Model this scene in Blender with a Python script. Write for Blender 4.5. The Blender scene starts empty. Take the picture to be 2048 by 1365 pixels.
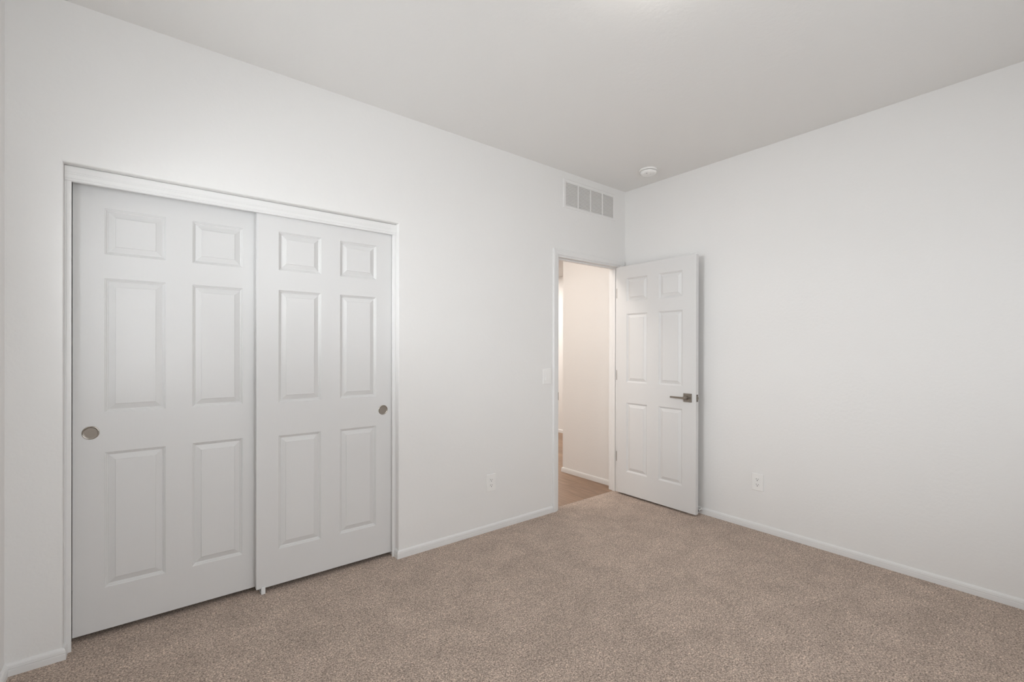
import bpy, bmesh, math, random
from mathutils import Vector, Matrix
PI = math.pi
C = bpy.context.scene.collection
S = bpy.context.scene

# ------------------------------------------------------------------ camera
def cam_axes(yaw, pitch, roll):
    f = Vector((math.sin(yaw)*math.cos(pitch), math.cos(yaw)*math.cos(pitch), math.sin(pitch)))
    r = Vector((math.cos(yaw), -math.sin(yaw), 0.0))
    u = r.cross(f)
    c, s = math.cos(roll), math.sin(roll)
    return c*r+s*u, -s*r+c*u, f
cd = bpy.data.cameras.new('camera')
cam = bpy.data.objects.new('camera', cd); C.objects.link(cam); S.camera = cam
r_, u_, f_ = cam_axes(0.6707, -0.0012, 0.0020)
m = Matrix.Identity(4)
for i in range(3):
    m[i][0] = r_[i]; m[i][1] = u_[i]; m[i][2] = -f_[i]
m[0][3], m[1][3], m[2][3] = -3.427, -2.6499, 1.2929
cam.matrix_world = m
cd.sensor_fit = 'HORIZONTAL'; cd.sensor_width = 36.0
cd.lens = 36.0*914.48/2048.0
cd.shift_y = 18.5/2048.0
cd.clip_start = 0.02

# ------------------------------------------------------------------ world, lights, exposure
S.view_settings.view_transform = 'Standard'
S.view_settings.look = 'None'
S.view_settings.exposure = 0.19
S.view_settings.gamma = 1.0
S.view_settings.use_curve_mapping = False
S.cycles.use_denoising = True
S.cycles.diffuse_bounces = 10
S.cycles.max_bounces = 16
S.cycles.sample_clamp_indirect = 6.0
w = bpy.data.worlds.new('daylight'); S.world = w; w.use_nodes = True
w.node_tree.nodes['Background'].inputs[0].default_value = (0.75, 0.86, 1.0, 1)

def area(name, loc, rot, sx, sy, power, col, spread=180):
    l = bpy.data.lights.new(name, 'AREA'); l.shape = 'RECTANGLE'; l.size = sx; l.size_y = sy
    l.energy = power; l.color = col; l.spread = math.radians(spread)
    o = bpy.data.objects.new(name, l); C.objects.link(o); o.location = loc; o.rotation_euler = rot
    o.visible_camera = True
    return o
# daylight outside the window in the left wall, and fill through an added window behind the camera
K = dict(w3=36, w1=38, w1b=19, w2=11, w2b=38, lamp=9.0, hall=62, world=0.2, far=36)
area('window_daylight', (-4.22, -0.88, 1.30), (0, -PI/2, 0), 1.3, 1.35, K['w1'], (0.93, 0.97, 1.0))
w3 = area('added_strip_light', (-5.45, -2.75, 0.45), (0, 0, 0), 1.8, 0.10, K['w3'], (0.96, 0.98, 1.0))  # added low strip outside, rakes the closet wall through the blind
w3.rotation_euler = (Vector((-3.87, -0.7, 1.75))-w3.location).to_track_quat('-Z', 'Y').to_euler()
area('window_sky_glow', (-4.18, -0.88, 1.96), (0, -PI/2, 0), 0.34, 1.1, K['w1b'], (0.95, 0.98, 1.0), 88)
area('rear_fill_light', (-2.78, -3.62, 1.5), (PI/2, 0, 0), 1.76, 1.4, K['w2b'], (0.94, 0.97, 1.0))
area('rear_fill_light', (-1.12, -3.62, 1.5), (PI/2, 0, 0), 1.54, 1.4, K['w2'], (0.94, 0.97, 1.0))

w.node_tree.nodes['Background'].inputs[1].default_value = K['world']
area('far_room_fill', (0.6, 2.9, 2.438), (0, 0, 0), 0.8, 0.8, K['far'], (1.0, 0.95, 0.90))  # added fill below the far room ceiling, without a fixture

# ------------------------------------------------------------------ materials
def mat(name, col, rough=0.6, metal=0.0, bump=None, spec=0.5, emit=None, estr=0.0):
    mt = bpy.data.materials.new(name); mt.use_nodes = True
    nt = mt.node_tree; b = nt.nodes['Principled BSDF']
    b.inputs['Base Color'].default_value = (*col, 1); b.inputs['Roughness'].default_value = rough
    b.inputs['Metallic'].default_value = metal
    b.inputs['Specular IOR Level'].default_value = spec
    if emit:
        b.inputs['Emission Color'].default_value = (*emit, 1); b.inputs['Emission Strength'].default_value = estr
    if bump:
        scale, strength, dist, stretch = bump
        tc = nt.nodes.new('ShaderNodeTexCoord'); mp = nt.nodes.new('ShaderNodeMapping')
        mp.inputs['Scale'].default_value = stretch
        n = nt.nodes.new('ShaderNodeTexNoise'); n.inputs['Scale'].default_value = scale
        n.inputs['Detail'].default_value = 3.0
        bp = nt.nodes.new('ShaderNodeBump'); bp.inputs['Strength'].default_value = strength
        bp.inputs['Distance'].default_value = dist
        nt.links.new(tc.outputs['Object'], mp.inputs['Vector']); nt.links.new(mp.outputs[0], n.inputs['Vector'])
        nt.links.new(n.outputs['Fac'], bp.inputs['Height']); nt.links.new(bp.outputs[0], b.inputs['Normal'])
    return mt
M = {}
M['wall'] = mat('wall_paint', (0.79, 0.785, 0.775), 0.75, bump=(55, 0.22, 0.004, (1, 1, 1)), spec=0.3)
M['ceiling'] = mat('ceiling_paint', (0.79, 0.785, 0.772), 0.8, bump=(45, 0.25, 0.004, (1, 1, 1)), spec=0.25)
M['hall_wall'] = mat('hall_wall_paint', (0.79, 0.782, 0.77), 0.75, bump=(55, 0.2, 0.004, (1, 1, 1)), spec=0.3)
M['trim'] = mat('trim_paint', (0.77, 0.768, 0.762), 0.42, spec=0.45)
M['door'] = mat('door_paint', (0.69, 0.688, 0.684), 0.45, bump=(26, 0.10, 0.002, (14, 14, 0.8)), spec=0.45)
M['plastic'] = mat('white_plastic', (0.84, 0.835, 0.82), 0.35)
M['enamel'] = mat('white_enamel', (0.78, 0.775, 0.765), 0.45)
M['nickel'] = mat('satin_nickel', (0.31, 0.275, 0.24), 0.36, 1.0)
M['nickel_polished'] = mat('polished_nickel', (0.45, 0.42, 0.37), 0.16, 1.0)
M['steel'] = mat('hinge_steel', (0.45, 0.44, 0.42), 0.4, 1.0)
M['dark'] = mat('dark_slot', (0.03, 0.028, 0.026), 0.6)
M['rubber'] = mat('black_rubber', (0.02, 0.02, 0.02), 0.6)
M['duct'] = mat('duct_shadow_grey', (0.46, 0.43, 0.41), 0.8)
M['clear'] = mat('frosted_plastic', (0.78, 0.79, 0.79), 0.3)
M['lamp_glass'] = mat('opal_glass_lit', (0.9, 0.88, 0.84), 0.3, emit=(1.0, 0.95, 0.89), estr=K['lamp'])
M['lens'] = mat('led_lens_lit', (0.9, 0.88, 0.84), 0.3, emit=(1.0, 0.92, 0.85), estr=K['hall'])
M['roof'] = mat('outside_plaster', (0.6, 0.57, 0.52), 0.8)

def carpet():
    mt = bpy.data.materials.new('cut_pile_carpet'); mt.use_nodes = True
    nt = mt.node_tree; L = nt.links.new; b = nt.nodes['Principled BSDF']
    b.inputs['Roughness'].default_value = 0.95; b.inputs['Specular IOR Level'].default_value = 0.08
    b.inputs['Sheen Weight'].default_value = 0.12; b.inputs['Sheen Roughness'].default_value = 0.6
    tc = nt.nodes.new('ShaderNodeTexCoord')
    def noise(scale, detail, rough=0.5, dist=0.0, mp=None):
        n = nt.nodes.new('ShaderNodeTexNoise'); n.inputs['Scale'].default_value = scale
        n.inputs['Detail'].default_value = detail; n.inputs['Roughness'].default_value = rough
        n.inputs['Distortion'].default_value = dist
        if mp:
            q = nt.nodes.new('ShaderNodeMapping'); q.inputs['Rotation'].default_value = (0, 0, mp[0])
            q.inputs['Scale'].default_value = mp[1]
            L(tc.outputs['Object'], q.inputs['Vector']); L(q.outputs[0], n.inputs['Vector'])
        else:
            L(tc.outputs['Object'], n.inputs['Vector'])
        return n
    def ramp(src, stops):
        r = nt.nodes.new('ShaderNodeValToRGB'); e = r.color_ramp.elements
        e[0].position, e[0].color = stops[0][0], (*stops[0][1], 1)
        e[1].position, e[1].color = stops[-1][0], (*stops[-1][1], 1)
        for p_, c_ in stops[1:-1]:
            k = e.new(p_); k.color = (*c_, 1)
        L(src, r.inputs[0]); return r
    def mult(a, c):
        x = nt.nodes.new('ShaderNodeMix'); x.data_type = 'RGBA'; x.blend_type = 'MULTIPLY'
        x.inputs[0].default_value = 1.0; L(a, x.inputs[6]); L(c, x.inputs[7]); return x.outputs[2]
    fine = noise(150, 2.5, 0.7)
    tuft = ramp(fine.outputs['Fac'], [(0.30, (0.125, 0.088, 0.066)), (0.43, (0.378, 0.293, 0.238)),
                                      (0.55, (0.592, 0.474, 0.394)), (0.70, (0.95, 0.81, 0.69))])
    clump = noise(52, 2.0, 0.6)
    cr = ramp(clump.outputs['Fac'], [(0.34, (0.84, 0.835, 0.83)), (0.66, (1.15, 1.15, 1.15))])
    patch = noise(7.0, 4.0, 0.66, 0.5)
    pr = ramp(patch.outputs['Fac'], [(0.36, (0.90, 0.898, 0.895)), (0.64, (1.09, 1.09, 1.09))])
    swirl = noise(2.2, 5.0, 0.66, 0.9, (0.5, (1.0, 1.6, 1.0)))
    sr = ramp(swirl.outputs['Fac'], [(0.40, (0.965, 0.965, 0.965)), (0.60, (1.03, 1.03, 1.03))])
    L(mult(mult(mult(tuft.outputs[0], cr.outputs[0]), pr.outputs[0]), sr.outputs[0]), b.inputs['Base Color'])
    bn = noise(210, 3.0, 0.7)
    bp = nt.nodes.new('ShaderNodeBump'); bp.inputs['Strength'].default_value = 0.8; bp.inputs['Distance'].default_value = 0.008
    L(bn.outputs['Fac'], bp.inputs['Height']); L(bp.outputs[0], b.inputs['Normal'])
    return mt
M['carpet'] = carpet()

def planks():
    mt = bpy.data.materials.new('wood_plank_floor'); mt.use_nodes = True
    nt = mt.node_tree; L = nt.links.new; b = nt.nodes['Principled BSDF']
    b.inputs['Roughness'].default_value = 0.45
    tc = nt.nodes.new('ShaderNodeTexCoord'); mp = nt.nodes.new('ShaderNodeMapping')
    mp.inputs['Rotation'].default_value = (0, 0, PI/2)
    L(tc.outputs['Object'], mp.inputs['Vector'])
    br = nt.nodes.new('ShaderNodeTexBrick'); br.offset = 0.37
    br.inputs['Color1'].default_value = (0.36, 0.235, 0.155, 1); br.inputs['Color2'].default_value = (0.27, 0.175, 0.12, 1)
    br.inputs['Mortar'].default_value = (0.16, 0.10, 0.07, 1)
    br.inputs['Scale'].default_value = 1.0; br.inputs['Brick Width'].default_value = 1.2
    br.inputs['Row Height'].default_value = 0.15; br.inputs['Mortar Size'].default_value = 0.002
    L(mp.outputs[0], br.inputs['Vector'])
    m2 = nt.nodes.new('ShaderNodeMapping'); m2.inputs['Scale'].default_value = (2.2, 26, 1)
    L(mp.outputs[0], m2.inputs['Vector'])
    n = nt.nodes.new('ShaderNodeTexNoise'); n.inputs['Scale'].default_value = 2.0; n.inputs['Detail'].default_value = 6
    n.inputs['Distortion'].default_value = 0.6
    L(m2.outputs[0], n.inputs['Vector'])
    r = nt.nodes.new('ShaderNodeValToRGB'); e = r.color_ramp.elements
    e[0].position = 0.35; e[0].color = (0.74, 0.72, 0.70, 1); e[1].position = 0.68; e[1].color = (1.15, 1.14, 1.12, 1)
    L(n.outputs['Fac'], r.inputs[0])
    x = nt.nodes.new('ShaderNodeMix'); x.data_type = 'RGBA'; x.blend_type = 'MULTIPLY'; x.inputs[0].default_value = 1
    L(br.outputs['Color'], x.inputs[6]); L(r.outputs[0], x.inputs[7]); L(x.outputs[2], b.inputs['Base Color'])
    return mt
M['planks'] = planks()

def glass():
    mt = bpy.data.materials.new('window_glass'); mt.use_nodes = True
    nt = mt.node_tree; nt.nodes.clear(); L = nt.links.new
    o = nt.nodes.new('ShaderNodeOutputMaterial'); t = nt.nodes.new('ShaderNodeBsdfTransparent')
    g = nt.nodes.new('ShaderNodeBsdfGlossy'); g.inputs['Roughness'].default_value = 0.02
    x = nt.nodes.new('ShaderNodeMixShader'); x.inputs[0].default_value = 0.06
    L(t.outputs[0], x.inputs[1]); L(g.outputs[0], x.inputs[2]); L(x.outputs[0], o.inputs[0])
    return mt
M['glass'] = glass()

# ------------------------------------------------------------------ helpers
def obj(name, bm, mt, parent=None, smooth=False, loc=None):
    bmesh.ops.recalc_face_normals(bm, faces=bm.faces)
    me = bpy.data.meshes.new(name); bm.to_mesh(me); bm.free()
    for x in (mt if isinstance(mt, (list, tuple)) else [mt]):
        me.materials.append(x)
    o = bpy.data.objects.new(name, me); C.objects.link(o)
    if smooth:
        for p_ in me.polygons: p_.use_smooth = True
    if parent: o.parent = parent
    if loc: o.location = loc
    return o
def tag(o, label=None, cat=None, kind=None, group=None):
    if label: o['label'] = label
    if cat: o['category'] = cat
    if kind: o['kind'] = kind
    if group: o['group'] = group
    return o
def thing(name, loc, label, cat, group=None, rot=(0, 0, 0)):
    o = bpy.data.objects.new(name, None); C.objects.link(o); o.location = loc; o.rotation_euler = rot
    o.empty_display_size = 0.05
    return tag(o, label, cat, None, group)
def box(bm, x0, x1, y0, y1, z0, z1, bev=0.0, seg=2):
    r = bmesh.ops.create_cube(bm, size=1.0)
    vs = r['verts']
    for v in vs:
        v.co = Vector(((x0+x1)/2+v.co.x*(x1-x0), (y0+y1)/2+v.co.y*(y1-y0), (z0+z1)/2+v.co.z*(z1-z0)))
    if bev > 0:
        es = {e for v in vs for e in v.link_edges}
        bmesh.ops.bevel(bm, geom=list(es), offset=bev, segments=seg, profile=0.5, affect='EDGES', clamp_overlap=True)
    return bm
def nb(): return bmesh.new()
def bx(*a, **k): return box(nb(), *a, **k)
def prism(bm, prof, path):
    """sweep a closed profile [(out, up)] along path: list of (origin, out_vec, up_vec)"""
    rings = []
    for o_, a_, b_ in path:
        rings.append([bm.verts.new(Vector(o_)+Vector(a_)*p_[0]+Vector(b_)*p_[1]) for p_ in prof])
    n = len(prof)
    for r0, r1 in zip(rings[:-1], rings[1:]):
        for i in range(n):
            bm.faces.new((r0[i], r0[(i+1) % n], r1[(i+1) % n], r1[i]))
    bm.faces.new(rings[0]); bm.faces.new(rings[-1])
    return bm
def lathe(bm, prof, axis='z', seg=48, center=(0, 0, 0)):
    """prof [(radius, height)] around an axis"""
    c = Vector(center); rings = []
    def pt(r, h, a):
        x, y = r*math.cos(a), r*math.sin(a)
        return c+{'z': Vector((x, y, h)), 'y': Vector((x, h, y)), 'x': Vector((h, x, y))}[axis]
    for r, h in prof:
        rings.append([bm.verts.new(pt(0, h, 0))] if r < 1e-6 else [bm.verts.new(pt(r, h, 2*PI*i/seg)) for i in range(seg)])
    for a, b in zip(rings[:-1], rings[1:]):
        for i in range(seg):
            j = (i+1) % seg
            if len(a) == 1 and len(b) == 1: continue
            if len(a) == 1: bm.faces.new((a[0], b[i], b[j]))
            elif len(b) == 1: bm.faces.new((a[i], a[j], b[0]))
            else: bm.faces.new((a[i], a[j], b[j], b[i]))
    return bm
def wall_grid(x0, x1, z0, z1, y0, y1, holes, bevel_holes=(), bev=0.006):
    """slab in the xz plane between y0 (front) and y1 (back) with rectangular holes"""
    xs = sorted({x0, x1, *[h[0] for h in holes], *[h[1] for h in holes]})
    zs = sorted({z0, z1, *[h[2] for h in holes], *[h[3] for h in holes]})
    xs = [x for x in xs if x0 <= x <= x1]; zs = [z for z in zs if z0 <= z <= z1]
    bm = nb(); V = {}
    def v(i, k, s):
        if (i, k, s) not in V: V[(i, k, s)] = bm.verts.new((xs[i], y0 if s == 0 else y1, zs[k]))
        return V[(i, k, s)]
    def solid(i, k):
        if not (0 <= i < len(xs)-1 and 0 <= k < len(zs)-1): return False
        cx, cz = (xs[i]+xs[i+1])/2, (zs[k]+zs[k+1])/2
        return not any(h[0] < cx < h[1] and h[2] < cz < h[3] for h in holes)
    for i in range(len(xs)-1):
        for k in range(len(zs)-1):
            if not solid(i, k): continue
            for s in (0, 1):
                bm.faces.new((v(i, k, s), v(i+1, k, s), v(i+1, k+1, s), v(i, k+1, s)))
            for di, dk, a, b in ((-1, 0, (i, k), (i, k+1)), (1, 0, (i+1, k), (i+1, k+1)), (0, -1, (i, k), (i+1, k)), (0, 1, (i, k+1), (i+1, k+1))):
                if not solid(i+di, k+dk):
                    bm.faces.new((v(*a, 0), v(*b, 0), v(*b, 1), v(*a, 1)))
    if bevel_holes:
        es = []
        for h in bevel_holes:
            for e in bm.edges:
                p_, q_ = e.verts[0].co, e.verts[1].co
                if abs(p_.y-y0) > 1e-5 or abs(q_.y-y0) > 1e-5: continue
                onx = any(abs(p_.x-X) < 1e-5 and abs(q_.x-X) < 1e-5 for X in h[:2]) and max(p_.z, q_.z) <= h[3]+1e-5
                onz = abs(p_.z-h[3]) < 1e-5 and abs(q_.z-h[3]) < 1e-5 and min(p_.x, q_.x) >= h[0]-1e-5 and max(p_.x, q_.x) <= h[1]+1e-5
                if onx or onz: es.append(e)
        bmesh.ops.bevel(bm, geom=es, offset=bev, segments=4, profile=0.5, affect='EDGES')
    return bm

# ------------------------------------------------------------------ setting
H = 2.743
XL, YF = -3.873, -3.25          # left wall face, face of the wall behind the camera
CL, CR, CT = -3.709, -2.218, 2.073   # closet opening
DL, DR, DT = -0.862, -0.066, 2.058   # rough opening of the entry door
WT = 0.115
HX0, HX1, HY1 = -1.62, 0.022, 0.825  # hall
FX, FY = 1.62, 4.2
ST = 'structure'

bm = wall_grid(-4.02, 0.135, -0.02, H, 0.0, WT, [(CL, CR, -0.03, CT), (DL, DR, -0.03, DT)], [(CL, CR, -0.03, CT)], 0.008)
tag(obj('wall_back', bm, M['wall']), 'white painted wall holding the closet, the doorway and the high vent', 'wall', ST)
tag(obj('wall_right', bx(0, 0.135, YF-0.12, 0.0, -0.02, H), M['wall']), 'plain white wall on the right behind the open door', 'wall', ST)
WIN = (-1.40, -0.42, 0.86, 2.12)     # window in the left wall: y0, y1, z0, z1
bm = wall_grid(YF-0.12, 0.0, -0.02, H, 0.0, 0.147, [WIN], [WIN], 0.01)
for v in bm.verts: v.co = Vector((XL-v.co.y, v.co.x, v.co.z))
tag(obj('wall_left', bm, M['wall']), 'white wall at the far left edge beside the closet', 'wall', ST)
FILL_WIN = (-3.45, -0.55, 0.86, 2.12)
bm = wall_grid(XL, 0.0, -0.02, H, 0.0, 0.12, [FILL_WIN])
for v in bm.verts: v.co = Vector((v.co.x, YF-v.co.y, v.co.z))
tag(obj('wall_front', bm, M['wall']), 'white wall behind the camera with a window added for fill light', 'wall', ST)
tag(obj('ceiling', bx(-4.02, 0.135, YF-0.12, WT, H, H+0.1), M['ceiling']), 'flat white ceiling with light orange peel texture', 'ceiling', ST)
bm = nb(); box(bm, XL, 0.0, YF, 0.0, -0.03, 0.0); box(bm, CL, CR, 0.0, 0.72, -0.03, 0.0); box(bm, DL, DR, 0.0, 0.056, -0.03, 0.0)
tag(obj('floor', bm, M['carpet']), 'beige brown cut pile carpet covering the room floor', 'floor', ST)

# closet shell
CXL, CXR = -3.873, -1.76
bm = nb(); box(bm, CXL-0.1, CXL, WT, 0.84, -0.02, H); box(bm, CXR, CXR+0.1, WT, 0.84, -0.02, H); box(bm, CXL, CXR, 0.72, 0.84, -0.02, H)
box(bm, CXL, CXR, WT, 0.72, 2.45, 2.55)
tag(obj('wall_closet', bm, M['wall']), 'white walls inside the closed closet', 'wall', ST)
bm = nb(); box(bm, CXL, CL, WT, 0.72, -0.03, 0.0); box(bm, CR, CXR, WT, 0.72, -0.03, 0.0)
tag(obj('floor_closet', bm, M['carpet']), 'carpet strips at both ends inside the closet', 'floor', ST)

# hall: its right wall ends at an outside corner, past which it opens into a wider room
tag(obj('wall_hall_right', bx(HX1, HX1+0.113, WT, HY1, -0.03, 2.5), M['hall_wall']), 'warm lit hall wall seen through the open doorway', 'wall', ST)
bm = nb(); box(bm, 0.135, FX, WT, HY1, -0.03, 2.5); box(bm, FX, FX+0.1, WT, FY+0.1, -0.03, 2.5); box(bm, HX0, FX, FY, FY+0.1, -0.03, 2.5)
tag(obj('wall_hall_back', bm, M['hall_wall']), 'distant wall seen past the hall corner', 'wall', ST)
tag(obj('wall_hall_left', bx(HX0-0.04, HX0, WT, FY+0.1, -0.03, 2.5), M['hall_wall']), 'wall closing the hall on its left end', 'wall', ST)
tag(obj('ceiling_hall', bx(HX0-0.04, FX+0.1, WT, FY+0.1, 2.44, 2.52), M['ceiling']), 'white ceiling over the hall', 'ceiling', ST)
bm = nb(); box(bm, HX0, HX1, WT, HY1, -0.034, -0.004); box(bm, HX0, FX, HY1, FY, -0.034, -0.004); box(bm, DL, DR, 0.056, WT, -0.034, -0.004)
tag(obj('floor_hall', bm, M['planks']), 'brown wood plank floor in the hall past the doorway', 'floor', ST)

# baseboards
BB = [(0, 0), (.012, 0), (.012, .023), (.0104, .0240), (.0104, .0275), (.0118, .0285), (.0118, .0325), (.0106, .0335), (.0106, .0365), (.0092, .0415), (.0055, .0470), (0, .0490)]
UP = (0, 0, 1)
bm = nb()
prism(bm, BB, [((CR, 0.048, 0), (-1, 0, 0), UP), ((CR, 0, 0), (-1, -1, 0), UP), ((-0.912, 0, 0), (0, -1, 0), UP)])
tag(obj('baseboard_back', bm, M['trim']), 'white grooved baseboard between the closet and the doorway', 'baseboard', ST)
bm = nb()
prism(bm, BB, [((XL, 0, 0), (1, -1, 0), UP), ((CL, 0, 0), (1, -1, 0), UP), ((CL, 0.048, 0), (1, 0, 0), UP)])
tag(obj('baseboard_closet', bm, M['trim']), 'short white baseboard piece left of the closet', 'baseboard', ST)
bm = nb(); prism(bm, BB, [((XL, YF, 0), (1, 0, 0), UP), ((XL, 0, 0), (1, -1, 0), UP)])
tag(obj('baseboard_left', bm, M['trim']), 'white baseboard along the left wall', 'baseboard', ST)
bm = nb(); prism(bm, BB, [((0, YF, 0), (-1, 0, 0), UP), ((0, 0, 0), (-1, 0, 0), UP)])
tag(obj('baseboard_right', bm, M['trim']), 'white grooved baseboard along the right wall behind the open door', 'baseboard', ST)
bm = nb(); prism(bm, BB, [((XL, YF, 0), (0, 1, 0), UP), ((0, YF, 0), (0, 1, 0), UP)])
tag(obj('baseboard_front', bm, M['trim']), 'white baseboard on the wall behind the camera', 'baseboard', ST)
bm = nb(); prism(bm, BB, [((HX1, WT+0.016, -0.004), (-1, 0, 0), UP), ((HX1, HY1, -0.004), (-1, 1, 0), UP), ((0.5, HY1, -0.004), (0, 1, 0), UP)])
prism(bm, BB, [((FX, HY1, -0.004), (-1, 0, 0), UP), ((FX, FY, -0.004), (-1, 0, 0), UP)])
tag(obj('baseboard_hall', bm, M['trim']), 'white baseboard on the hall wall over the plank floor', 'baseboard', ST)

# closet trim
FA = [(0, 0), (.0, .062), (.003, .065), (.014, .065), (.017, .062), (.017, .0380), (.0160, .0372), (.0160, .0362), (.017, .0354), (.017, .0300), (.0160, .0292), (.0160, .0282), (.017, .0274), (.017, .0130), (.0150, .0115), (.0150, .0095), (.017, .0080), (.017, .003), (.014, 0)]
bm = nb(); prism(bm, FA, [((CL+0.001, 0.0535, 2.0065), (0, -1, 0), UP), ((CR-0.001, 0.0535, 2.0065), (0, -1, 0), UP)])
tag(obj('trim_1', bm, M['trim']), 'white fascia board across the top of the closet doors', 'trim', ST)
JP = [(0, 0), (.0215, 0), (.0215, .0105), (.020, .012), (.006, .012), (.005, .0105), (.004, .012), (0, .012)]
def closet_jamb(name, x, s, label):
    bm = nb(); prism(bm, JP, [((x, 0.0535, 0), (s, 0, 0), (0, -1, 0)), ((x, 0.0535, 2.0072), (s, 0, 0), (0, -1, 0))])
    box(bm, min(x, x+s*0.012), max(x, x+s*0.012), 0.0535, WT+0.05, 0, 2.0)
    tag(obj(name, bm, M['trim']), label, 'trim', ST)
closet_jamb('trim_2', CL+0.0005, 1, 'narrow white jamb strip left of the closet doors')
closet_jamb('trim_3', CR-0.0005, -1, 'narrow white jamb strip right of the closet doors')
bm = nb(); box(bm, CL+0.013, CR-0.013, 0.057, 0.155, 2.055, 2.0725)
tag(obj('trim_4', bm, M['enamel']), 'white door track hidden behind the closet fascia', 'trim', ST)

# entry door jamb, stops and casings
JL, JR, JT = -0.847, -0.081, 2.043
bm = nb()
box(bm, DL+0.0005, JL, -0.001, WT+0.001, -0.003, JT+0.0145, 0.001, 1)
box(bm, JR, DR-0.0005, -0.001, WT+0.001, -0.003, JT+0.0145, 0.001, 1)
box(bm, JL, JR, -0.001, WT+0.001, JT, JT+0.0145, 0.001, 1)
box(bm, JL, JL+0.011, 0.040, 0.073, -0.003, JT, 0.002, 2)
box(bm, JR-0.011, JR, 0.040, 0.073, -0.003, JT, 0.002, 2)
box(bm, JL+0.011, JR-0.011, 0.040, 0.073, JT-0.011, JT, 0.002, 2)
jamb = tag(obj('trim_5', bm, M['trim']), 'white door frame with stops lining the entry doorway', 'trim', ST)
bm = nb()
box(bm, JL-0.0035, JL+0.0012, -0.0022, 0.030, 0.888, 0.950, 0.0006, 1)
sp = obj('strike_plate', bm, M['nickel'], jamb); sp['label'] = 'satin nickel strike plate'
CP = [(0, 0), (0, .0145), (.003, .0165), (.012, .0165), (.016, .0150), (.032, .0130), (.037, .0115), (.040, .0125), (.0435, .0105), (.0475, .0075), (.0475, 0)]  # outer edge -> inner edge
bm = nb(); cz = 2.103; cx0, cx1 = -0.9115, -0.0275
prism(bm, [(a, b) for a, b in CP], [((cx0, 0, 0), (1, 0, 0), (0, -1, 0)), ((cx0, 0, cz), (1, 0, -1), (0, -1, 0)), ((cx1, 0, cz), (-1, 0, -1), (0, -1, 0)), ((cx1, 0, 0), (-1, 0, 0), (0, -1, 0))])
tag(obj('trim_6', bm, M['trim']), 'white moulded casing around the entry doorway', 'trim', ST)
bm = nb()
prism(bm, [(a, b) for a, b in CP], [((cx0, WT, -0.004), (1, 0, 0), (0, 1, 0)), ((cx0, WT, cz), (1, 0, -1), (0, 1, 0)), ((cx1, WT, cz), (-1, 0, -1), (0, 1, 0)), ((cx1, WT, -0.004), (-1, 0, 0), (0, 1, 0))])
tag(obj('trim_7', bm, M['trim']), 'white casing on the hall side of the doorway', 'trim', ST)

# windows (left wall and one added for fill behind the camera)
def window(n, tf, a0, a1, z0, z1, label):
    """tf maps (along, depth outward, z) to the room"""
    def tb(bm):
        for v in bm.verts: v.co = tf(v.co.x, v.co.y, v.co.z)
        return bm
    bm = nb(); f = 0.045; d0, d1 = 0.085, 0.135; mid = (a0+a1)/2
    box(bm, a0, a0+f, d0, d1, z0, z1, .004, 1); box(bm, a1-f, a1, d0, d1, z0, z1, .004, 1)
    box(bm, a0+f, a1-f, d0, d1, z0, z0+f, .004, 1); box(bm, a0+f, a1-f, d0, d1, z1-f, z1, .004, 1)
    box(bm, mid-.02, mid+.02, d0, d1, z0+f, z1-f, .004, 1)
    root = tag(obj(n, tb(bm), M['plastic']), label, 'window', ST)
    obj('pane', tb(bx(a0+f, mid-.02, .108, .112, z0+f, z1-f)), M['glass'], root)
    obj('pane', tb(bx(mid+.02, a1-f, .108, .112, z0+f, z1-f)), M['glass'], root)
    obj('sill', tb(bx(a0-.02, a1+.02, -.03, .085, z0-.018, z0, .004, 2)), M['trim'], root)
    return tb
tb = window('window_1', lambda a, d, z: Vector((XL-d, a, z)), *WIN, 'white framed sliding window in the left wall')
tb2 = window('fill_window', lambda a, d, z: Vector((a, YF-d, z)), *FILL_WIN, 'white framed sliding window added behind the camera for fill light')
# horizontal blind in the left window
def blind(tb_, tb_pt, win, tilt, label):
    base = tb_pt((win[0]+win[1])/2, .05, win[2]+.012)
    root = thing('window_blind', base, label, 'blind')
    room = tb_
    def tb(bm):
        room(bm)
        for v in bm.verts: v.co -= base
        return bm
    obj('headrail', tb(bx(win[0]+.012, win[1]-.012, .025, .075, win[3]-.05, win[3]-.005, .004, 1)), M['plastic'], root)
    obj('bottom_rail', tb(bx(win[0]+.012, win[1]-.012, .028, .072, win[2]+.012, win[2]+.03, .004, 1)), M['plastic'], root)
    bm = nb(); z = win[2]+.055
    while z < win[3]-.06:
        t_ = tilt[0] if z < 1.74 else tilt[1]; c_, s_ = math.cos(t_)*.025, math.sin(t_)*.025
        v = [bm.verts.new((a, .05+q*c_, z-q*s_+t)) for t in (-.0012, .0012) for a in (win[0]+.015, win[1]-.015) for q in (-1, 1)]
        for f in ((0, 1, 3, 2), (4, 5, 7, 6), (0, 1, 5, 4), (2, 3, 7, 6), (0, 2, 6, 4), (1, 3, 7, 5)):
            bm.faces.new([v[i] for i in f])
        z += .043
    obj('slats', tb(bm), M['plastic'], root)
    return root
blind(tb, lambda a, d, z: Vector((XL-d, a, z)), WIN, (math.radians(42), math.radians(-20)), 'white horizontal blind hanging in the left wall window')

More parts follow.
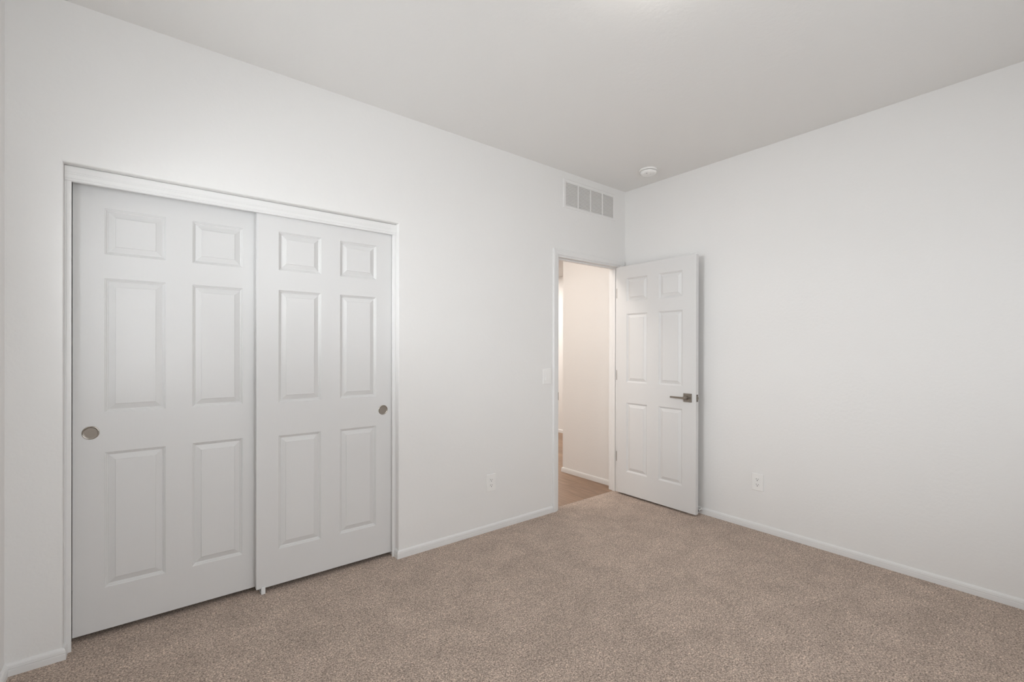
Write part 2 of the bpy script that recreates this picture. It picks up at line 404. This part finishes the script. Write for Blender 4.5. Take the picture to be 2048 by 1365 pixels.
# ------------------------------------------------------------------ panel doors
RINGS = [(0.0, 0.0), (0.0025, 0.0032), (0.0050, 0.0038), (0.0075, 0.0080), (0.0105, 0.0090), (0.0130, 0.0116), (0.0365, 0.0032), (0.0380, 0.0008)]
def panel_leaf(wd, ht, th, cols, rows):
    """six panel leaf: x 0..wd, y 0 (front)..th, z 0..ht; cols [(x0,x1)], rows [(z0,z1)]"""
    bm = nb()
    xs = [0.0]+[q for c_ in cols for q in c_]+[wd]; zs = [0.0]+[q for r in rows for q in r]+[ht]
    for y, s in ((0.0, 1), (th, -1)):
        V = [[bm.verts.new((x, y, z)) for z in zs] for x in xs]
        for i in range(len(xs)-1):
            for k in range(len(zs)-1):
                q = (V[i][k], V[i+1][k], V[i+1][k+1], V[i][k+1])
                if i % 2 == 1 and k % 2 == 1:
                    prev = q
                    for ins, dep in RINGS[1:]:
                        cur = tuple(bm.verts.new((a.co.x+dx*ins, y+s*dep, a.co.z+dz*ins)) for a, (dx, dz) in zip(q, ((1, 1), (-1, 1), (-1, -1), (1, -1))))
                        for j in range(4):
                            bm.faces.new((prev[j], prev[(j+1) % 4], cur[(j+1) % 4], cur[j]))
                        prev = cur
                    bm.faces.new(prev)
                else:
                    bm.faces.new(q)
        if s == 1: V0 = V
    nx, nz = len(xs)-1, len(zs)-1
    for i in range(nx):
        for k in (0, nz):
            bm.faces.new((V0[i][k], V0[i+1][k], V[i+1][k], V[i][k]))
    for k in range(nz):
        for i in (0, nx):
            bm.faces.new((V0[i][k], V0[i][k+1], V[i][k+1], V[i][k]))
    return bm
ROWS = [(0.215, 0.826), (1.006, 1.612), (1.720, 1.927)]
def closet_door(n, x0, y0, pull_x, label):
    z0 = 0.027
    rows = [(a-z0, b-z0) for a, b in ROWS]
    d = obj(n, panel_leaf(0.752, 2.015, 0.035, [(.105, .3245), (.430, .6475)], rows), M['door'], loc=(x0, y0, z0))
    tag(d, label, 'door', ST)
    px, pz = pull_x-x0, 0.919-z0
    bm = nb(); lathe(bm, [(.0245, .0060), (.0250, -.0012), (.0262, -.0022), (.0285, -.0020), (.0298, -.0008), (.0300, .0004), (.0285, .0006)], 'y', 48, (px, 0, pz))
    fp = obj('finger_pull', bm, M['nickel_polished'], d, True); fp['label'] = 'round satin nickel finger pull'
    obj('pull_cup', lathe(nb(), [(0, -.0006), (.0225, -.0006), (.0246, -.0012), (.0246, .0004)], 'y', 48, (px, 0, pz)), M['nickel'], fp, False)
    return d
closet_door('door_1', -3.6895, 0.105, -3.631, 'left six panel white sliding closet door, set behind the other')
closet_door('door_2', -2.9860, 0.060, -2.294, 'right six panel white sliding closet door, in front')

# floor guide for the sliding doors
g = thing('door_guide', (-2.955, 0.075, 0.0), 'small white plastic floor guide under the closet door overlap', 'door guide')
bm = nb(); box(bm, -.010, .010, -.0265, .075, 0, .005, .001, 1); box(bm, -.010, .010, -.0265, -.018, .003, .036, .002, 2)
obj('bracket', bm, M['clear'], g)

# entry door: closed it would lie in y 0..0.035; opened a quarter turn about its hinge pins
LW, LH, LZ = 0.760, 2.019, 0.017
hx, hy = -0.1215, -0.0085
# leaf local: x runs from the hinge edge outwards, y=0 is the face towards the room
def lm(bm):
    for v in bm.verts:
        x, y, z = v.co; v.co = Vector((y, -x, z))
    return bm
e = obj('door_3', lm(panel_leaf(LW, LH, 0.035, [(.103, .318), (.429, .6445)], [(a-LZ, b-LZ) for a, b in ROWS])), M['door'], loc=(hx, hy, LZ))
tag(e, 'white six panel entry door standing open against the right wall', 'door', ST)
lz = 0.919-LZ; lx = 0.692
bm = nb(); box(bm, lx-.0345, lx+.0345, -.0075, 0.0, lz-.0335, lz+.0335, .0012, 2)
ros = obj('door_handle', lm(bm), M['nickel'], e); ros['label'] = 'satin nickel lever handle on a square plate'
bm = nb(); lathe(bm, [(0, -.046), (.0125, -.046), (.0135, -.044), (.0135, -.012), (.0150, -.0075)], 'y', 32, (lx-.004, 0, lz))
obj('handle_neck', lm(bm), M['nickel'], ros, True)
bm = nb(); box(bm, lx-.124, lx+.010, -.056, -.044, lz-.0065, lz+.0075, .003, 3)
obj('lever', lm(bm), M['nickel'], ros)
bm = nb(); lathe(bm, [(0, -.0082), (.0032, -.0082), (.0032, -.0074)], 'y', 16, (lx+.021, 0, lz))
obj('privacy_pinhole', lm(bm), M['dark'], ros)
bm = nb(); box(bm, lx-.0335, lx+.0335, .035, .0425, lz-.0335, lz+.0335, .0012, 2)
r2 = obj('door_handle', lm(bm), M['nickel'], e); r2['label'] = 'satin nickel handle on the hidden face'
bm = nb(); box(bm, lx-.120, lx+.010, .066, .076, lz-.0065, lz+.0065, .003, 2); lathe(bm, [(.0135, .0425), (.0135, .070), (0, .070)], 'y', 24, (lx, 0, lz))
obj('lever', lm(bm), M['nickel'], r2)
bm = nb(); box(bm, LW-.0008, LW+.0012, .0055, .0295, lz-.0285, lz+.0285, .0006, 1)
lp = obj('latch_plate', lm(bm), M['nickel'], e); lp['label'] = 'satin nickel latch plate on the door edge'
bm = nb(); box(bm, LW+.001, LW+.011, .0115, .0235, lz-.010, lz+.010, .004, 2)
obj('latch_bolt', lm(bm), M['nickel_polished'], lp)
bm = nb()
for dz in (-.0215, .0215): lathe(bm, [(.0048, LW+.0010), (.0048, LW+.0018), (0, LW+.0020)], 'x', 16, (0, .0175, lz+dz))
obj('screw', lm(bm), M['dark'], lp)
for z in (1.808, 1.064, 0.324):
    zc = z-LZ
    bm = nb()
    # barrel at the pin, leaf let into the door edge, leaf let into the jamb
    for k in range(5):
        lathe(bm, [(0, zc-.0445+k*.0178+.0004), (.0055, zc-.0445+k*.0178+.0004), (.0055, zc-.0445+(k+1)*.0178-.0004), (0, zc-.0445+(k+1)*.0178-.0004)], 'z', 16, (-.0035, .0405, 0))
    box(bm, -.0012, .0004, .006, .0395, zc-.0445, zc+.0445)
    box(bm, -.0400, -.0060, .0388, .0402, zc-.0445, zc+.0445)
    hg = obj('hinge', lm(bm), M['steel'], e); hg['label'] = 'grey steel butt hinge'

# door stop on the baseboard behind the leaf
ds = thing('door_stop', (-0.012, -0.754, 0.038), 'black tipped door stop on the baseboard behind the open door', 'door stop')
bm = nb(); lathe(bm, [(0, 0.001), (.011, 0.001), (.011, -.004), (.005, -.006), (.0042, -.055), (0, -.055)], 'x', 24)
obj('rod', bm, M['plastic'], ds, True)
bm = nb(); lathe(bm, [(0, -.052), (.0092, -.052), (.0100, -.055), (.0100, -.066), (.0085, -.070), (0, -.0715)], 'x', 24)
obj('bumper_tip', bm, M['rubber'], ds, True)['label'] = 'black rubber tip'

# ------------------------------------------------------------------ return air vent above the doorway
vx0, vx1, vz0, vz1 = -0.801, -0.1435, 2.450, 2.687
v = thing('air_vent', ((vx0+vx1)/2, 0, vz0), 'white louvered air vent high on the wall above the doorway', 'air vent')
vw, vh = vx1-vx0, vz1-vz0; ax, az = vw/2, vh
ix, iz0, iz1 = ax-.030, .024, vh-.023
bm = nb()
FP = [(0, 0), (0, .0035), (.0055, .0075), (.026, .0065), (.0300, .0040), (.0300, 0)]
pth = [((-ax, 0, 0), (1, 0, 1)), ((ax, 0, 0), (-1, 0, 1)), ((ax, 0, az), (-1, 0, -1)), ((-ax, 0, az), (1, 0, -1))]
rings = []
for o_, a_ in pth:
    rings.append([bm.verts.new(Vector(o_)+Vector((a_[0]*p_*(1.0), -q_, a_[2]*p_*(0.024/0.030)))) for p_, q_ in FP])
for i in range(4):
    r0, r1 = rings[i], rings[(i+1) % 4]
    for j in range(len(FP)-1):
        bm.faces.new((r0[j], r0[j+1], r1[j+1], r1[j]))
fr = obj('frame', bm, M['enamel'], v)
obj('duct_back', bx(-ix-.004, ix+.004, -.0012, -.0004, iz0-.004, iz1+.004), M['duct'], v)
bm = nb(); n = 16; pit = (iz1-iz0)/n
for k in range(n):
    z = iz0+(k+.5)*pit
    # sloping blade, its lower edge foremost
    pr = [(-.0014, .0050), (-.0042, -.0030), (-.0050, -.0036), (-.0052, -.0042), (-.0036, -.0042), (-.0012, .0036)]
    a_ = [bm.verts.new((-ix, y, z+q)) for y, q in pr]; b_ = [bm.verts.new((ix, y, z+q)) for y, q in pr]
    for i in range(len(pr)):
        j = (i+1) % len(pr); bm.faces.new((a_[i], a_[j], b_[j], b_[i]))
    bm.faces.new(a_); bm.faces.new(b_)
obj('louvers', bm, M['enamel'], v)
for xx in (-0.6265, -0.4735, -0.3220):
    x = xx-(vx0+vx1)/2
    obj('divider_bar', bx(x-.0055, x+.0055, -.0072, -.0010, iz0-.002, iz1+.002, .001, 1), M['enamel'], v)
for x in (-ax+.014, ax-.014):
    obj('screw', lathe(nb(), [(.0035, -.0070), (.0030, -.0084), (0, -.0088)], 'y', 16, (x, 0, vh/2)), M['enamel'], v, True)

# ------------------------------------------------------------------ smoke detector
sd = thing('smoke_detector', (-0.285, -0.447, H), 'round white smoke detector on the ceiling near the right corner', 'smoke detector')
obj('base_plate', lathe(nb(), [(0, 0), (.0700, 0), (.0712, -.004), (.0700, -.0125), (.0665, -.0145), (.0600, -.0145)], 'z', 64), M['plastic'], sd, True)
obj('vent_gap', lathe(nb(), [(.0600, -.0140), (.0600, -.0195), (.0, -.0195)], 'z', 64), M['dark'], sd, True)
obj('cover', lathe(nb(), [(.0585, -.0175), (.0640, -.0178), (.0648, -.0205), (.0628, -.0300), (.0570, -.0370), (.0460, -.0405), (.0300, -.0415), (0, -.0418)], 'z', 64), M['plastic'], sd, True)
obj('test_button', lathe(nb(), [(.0135, -.0405), (.0130, -.0432), (.0090, -.0440), (0, -.0442)], 'z', 32, (-.004, -.012, 0)), M['plastic'], sd, True)
obj('indicator', lathe(nb(), [(.0058, -.0395), (.0056, -.0418), (0, -.0422)], 'z', 20, (-.040, -.014, 0)), M['duct'], sd, True)['label'] = 'dark sounder hole'

# ------------------------------------------------------------------ wall plates
def plate_frame(loc, rotz):
    return loc, (0, 0, rotz)
def outlet(loc, rotz, label):
    t = thing('wall_outlet', loc, label, 'outlet', None, (0, 0, rotz))
    pw, ph = .0395, .0612
    obj('cover_plate', bx(-pw, pw, -.0062, 0, -ph, ph, .0042, 3), M['plastic'], t)
    for s in (1, -1):
        zc = s*.0195
        bm = nb()
        ring = []
        for i in range(40):
            a = 2*PI*i/40; x = .0172*math.cos(a); z = .0172*math.sin(a); z = max(-.0138, min(.0138, z))
            ring.append((x, z))
        f0 = [bm.verts.new((x, -.0060, zc+z)) for x, z in ring]; f1 = [bm.verts.new((x*.97, -.0082, zc+z*.97)) for x, z in ring]
        for i in range(40):
            j = (i+1) % 40; bm.faces.new((f0[i], f0[j], f1[j], f1[i]))
        bm.faces.new(f1)
        rc = obj('receptacle', bm, M['plastic'], t)
        obj('slot', bx(-.0080, -.0056, -.0086, -.0080, zc-.0010, zc+.0082), M['dark'], rc)
        obj('slot', bx(.0056, .0080, -.0086, -.0080, zc-.0002, zc+.0074), M['dark'], rc)
        obj('ground_hole', lathe(nb(), [(.0030, -.0080), (.0030, -.0086), (0, -.0086)], 'y', 16, (0, 0, zc-.0072)), M['dark'], rc)
    obj('screw', lathe(nb(), [(.0032, -.0060), (.0028, -.0070), (0, -.0073)], 'y', 16), M['plastic'], t, True)
    return t
outlet((-1.516, 0, 0.3435), 0, 'white duplex outlet on the closet wall, left of the doorway')
outlet((0, -1.1755, 0.3445), PI/2*-1, 'white duplex outlet low on the right wall')
t = thing('light_switch', (-0.9755, 0, 1.0845), 'white rocker light switch beside the doorway casing', 'light switch')
obj('cover_plate', bx(-.0425, .0425, -.0060, 0, -.0610, .0610, .0040, 3), M['plastic'], t)
rf = obj('rocker_surround', bx(-.0175, .0175, -.0070, -.0050, -.0345, .0345, .0008, 1), M['plastic'], t)
bm = nb()
pr = [(-.0315, -.0066), (-.0315, -.0115), (0, -.0088), (.0315, -.0078), (.0315, -.0066)]
a_ = [bm.verts.new((-.0150, y, z)) for z, y in pr]; b_ = [bm.verts.new((.0150, y, z)) for z, y in pr]
for i in range(len(pr)):
    j = (i+1) % len(pr); bm.faces.new((a_[i], a_[j], b_[j], b_[i]))
bm.faces.new(a_); bm.faces.new(b_)
obj('rocker', bm, M['plastic'], t)
for z in (-.0485, .0485):
    obj('screw', lathe(nb(), [(.0032, -.0058), (.0028, -.0066), (0, -.0069)], 'y', 16, (0, 0, z)), M['plastic'], t, True)

# ------------------------------------------------------------------ lamps
cl = thing('ceiling_light', (-2.00, -1.70, H), 'round opal glass ceiling lamp in the middle of the room', 'ceiling light')
obj('lamp_base', lathe(nb(), [(0, 0), (.150, 0), (.155, -.004), (.155, -.022), (.150, -.026), (0, -.026)], 'z', 48), M['enamel'], cl, True)
obj('lamp_shade', lathe(nb(), [(.146, -.024), (.146, -.036), (.138, -.060), (.115, -.082), (.080, -.096), (.040, -.104), (0, -.106)], 'z', 48), M['lamp_glass'], cl, True)
hl = thing('hall_light', (-1.25, 0.46, 2.44), 'flat round ceiling lamp in the hall', 'ceiling light')
obj('lamp_base', lathe(nb(), [(0, 0), (.15, 0), (.15, -.02), (0, -.02)], 'z', 40), M['enamel'], hl, True)
obj('lamp_lens', lathe(nb(), [(.14, -.02), (.14, -.035), (.12, -.045), (0, -.05)], 'z', 40), M['lens'], hl, True)
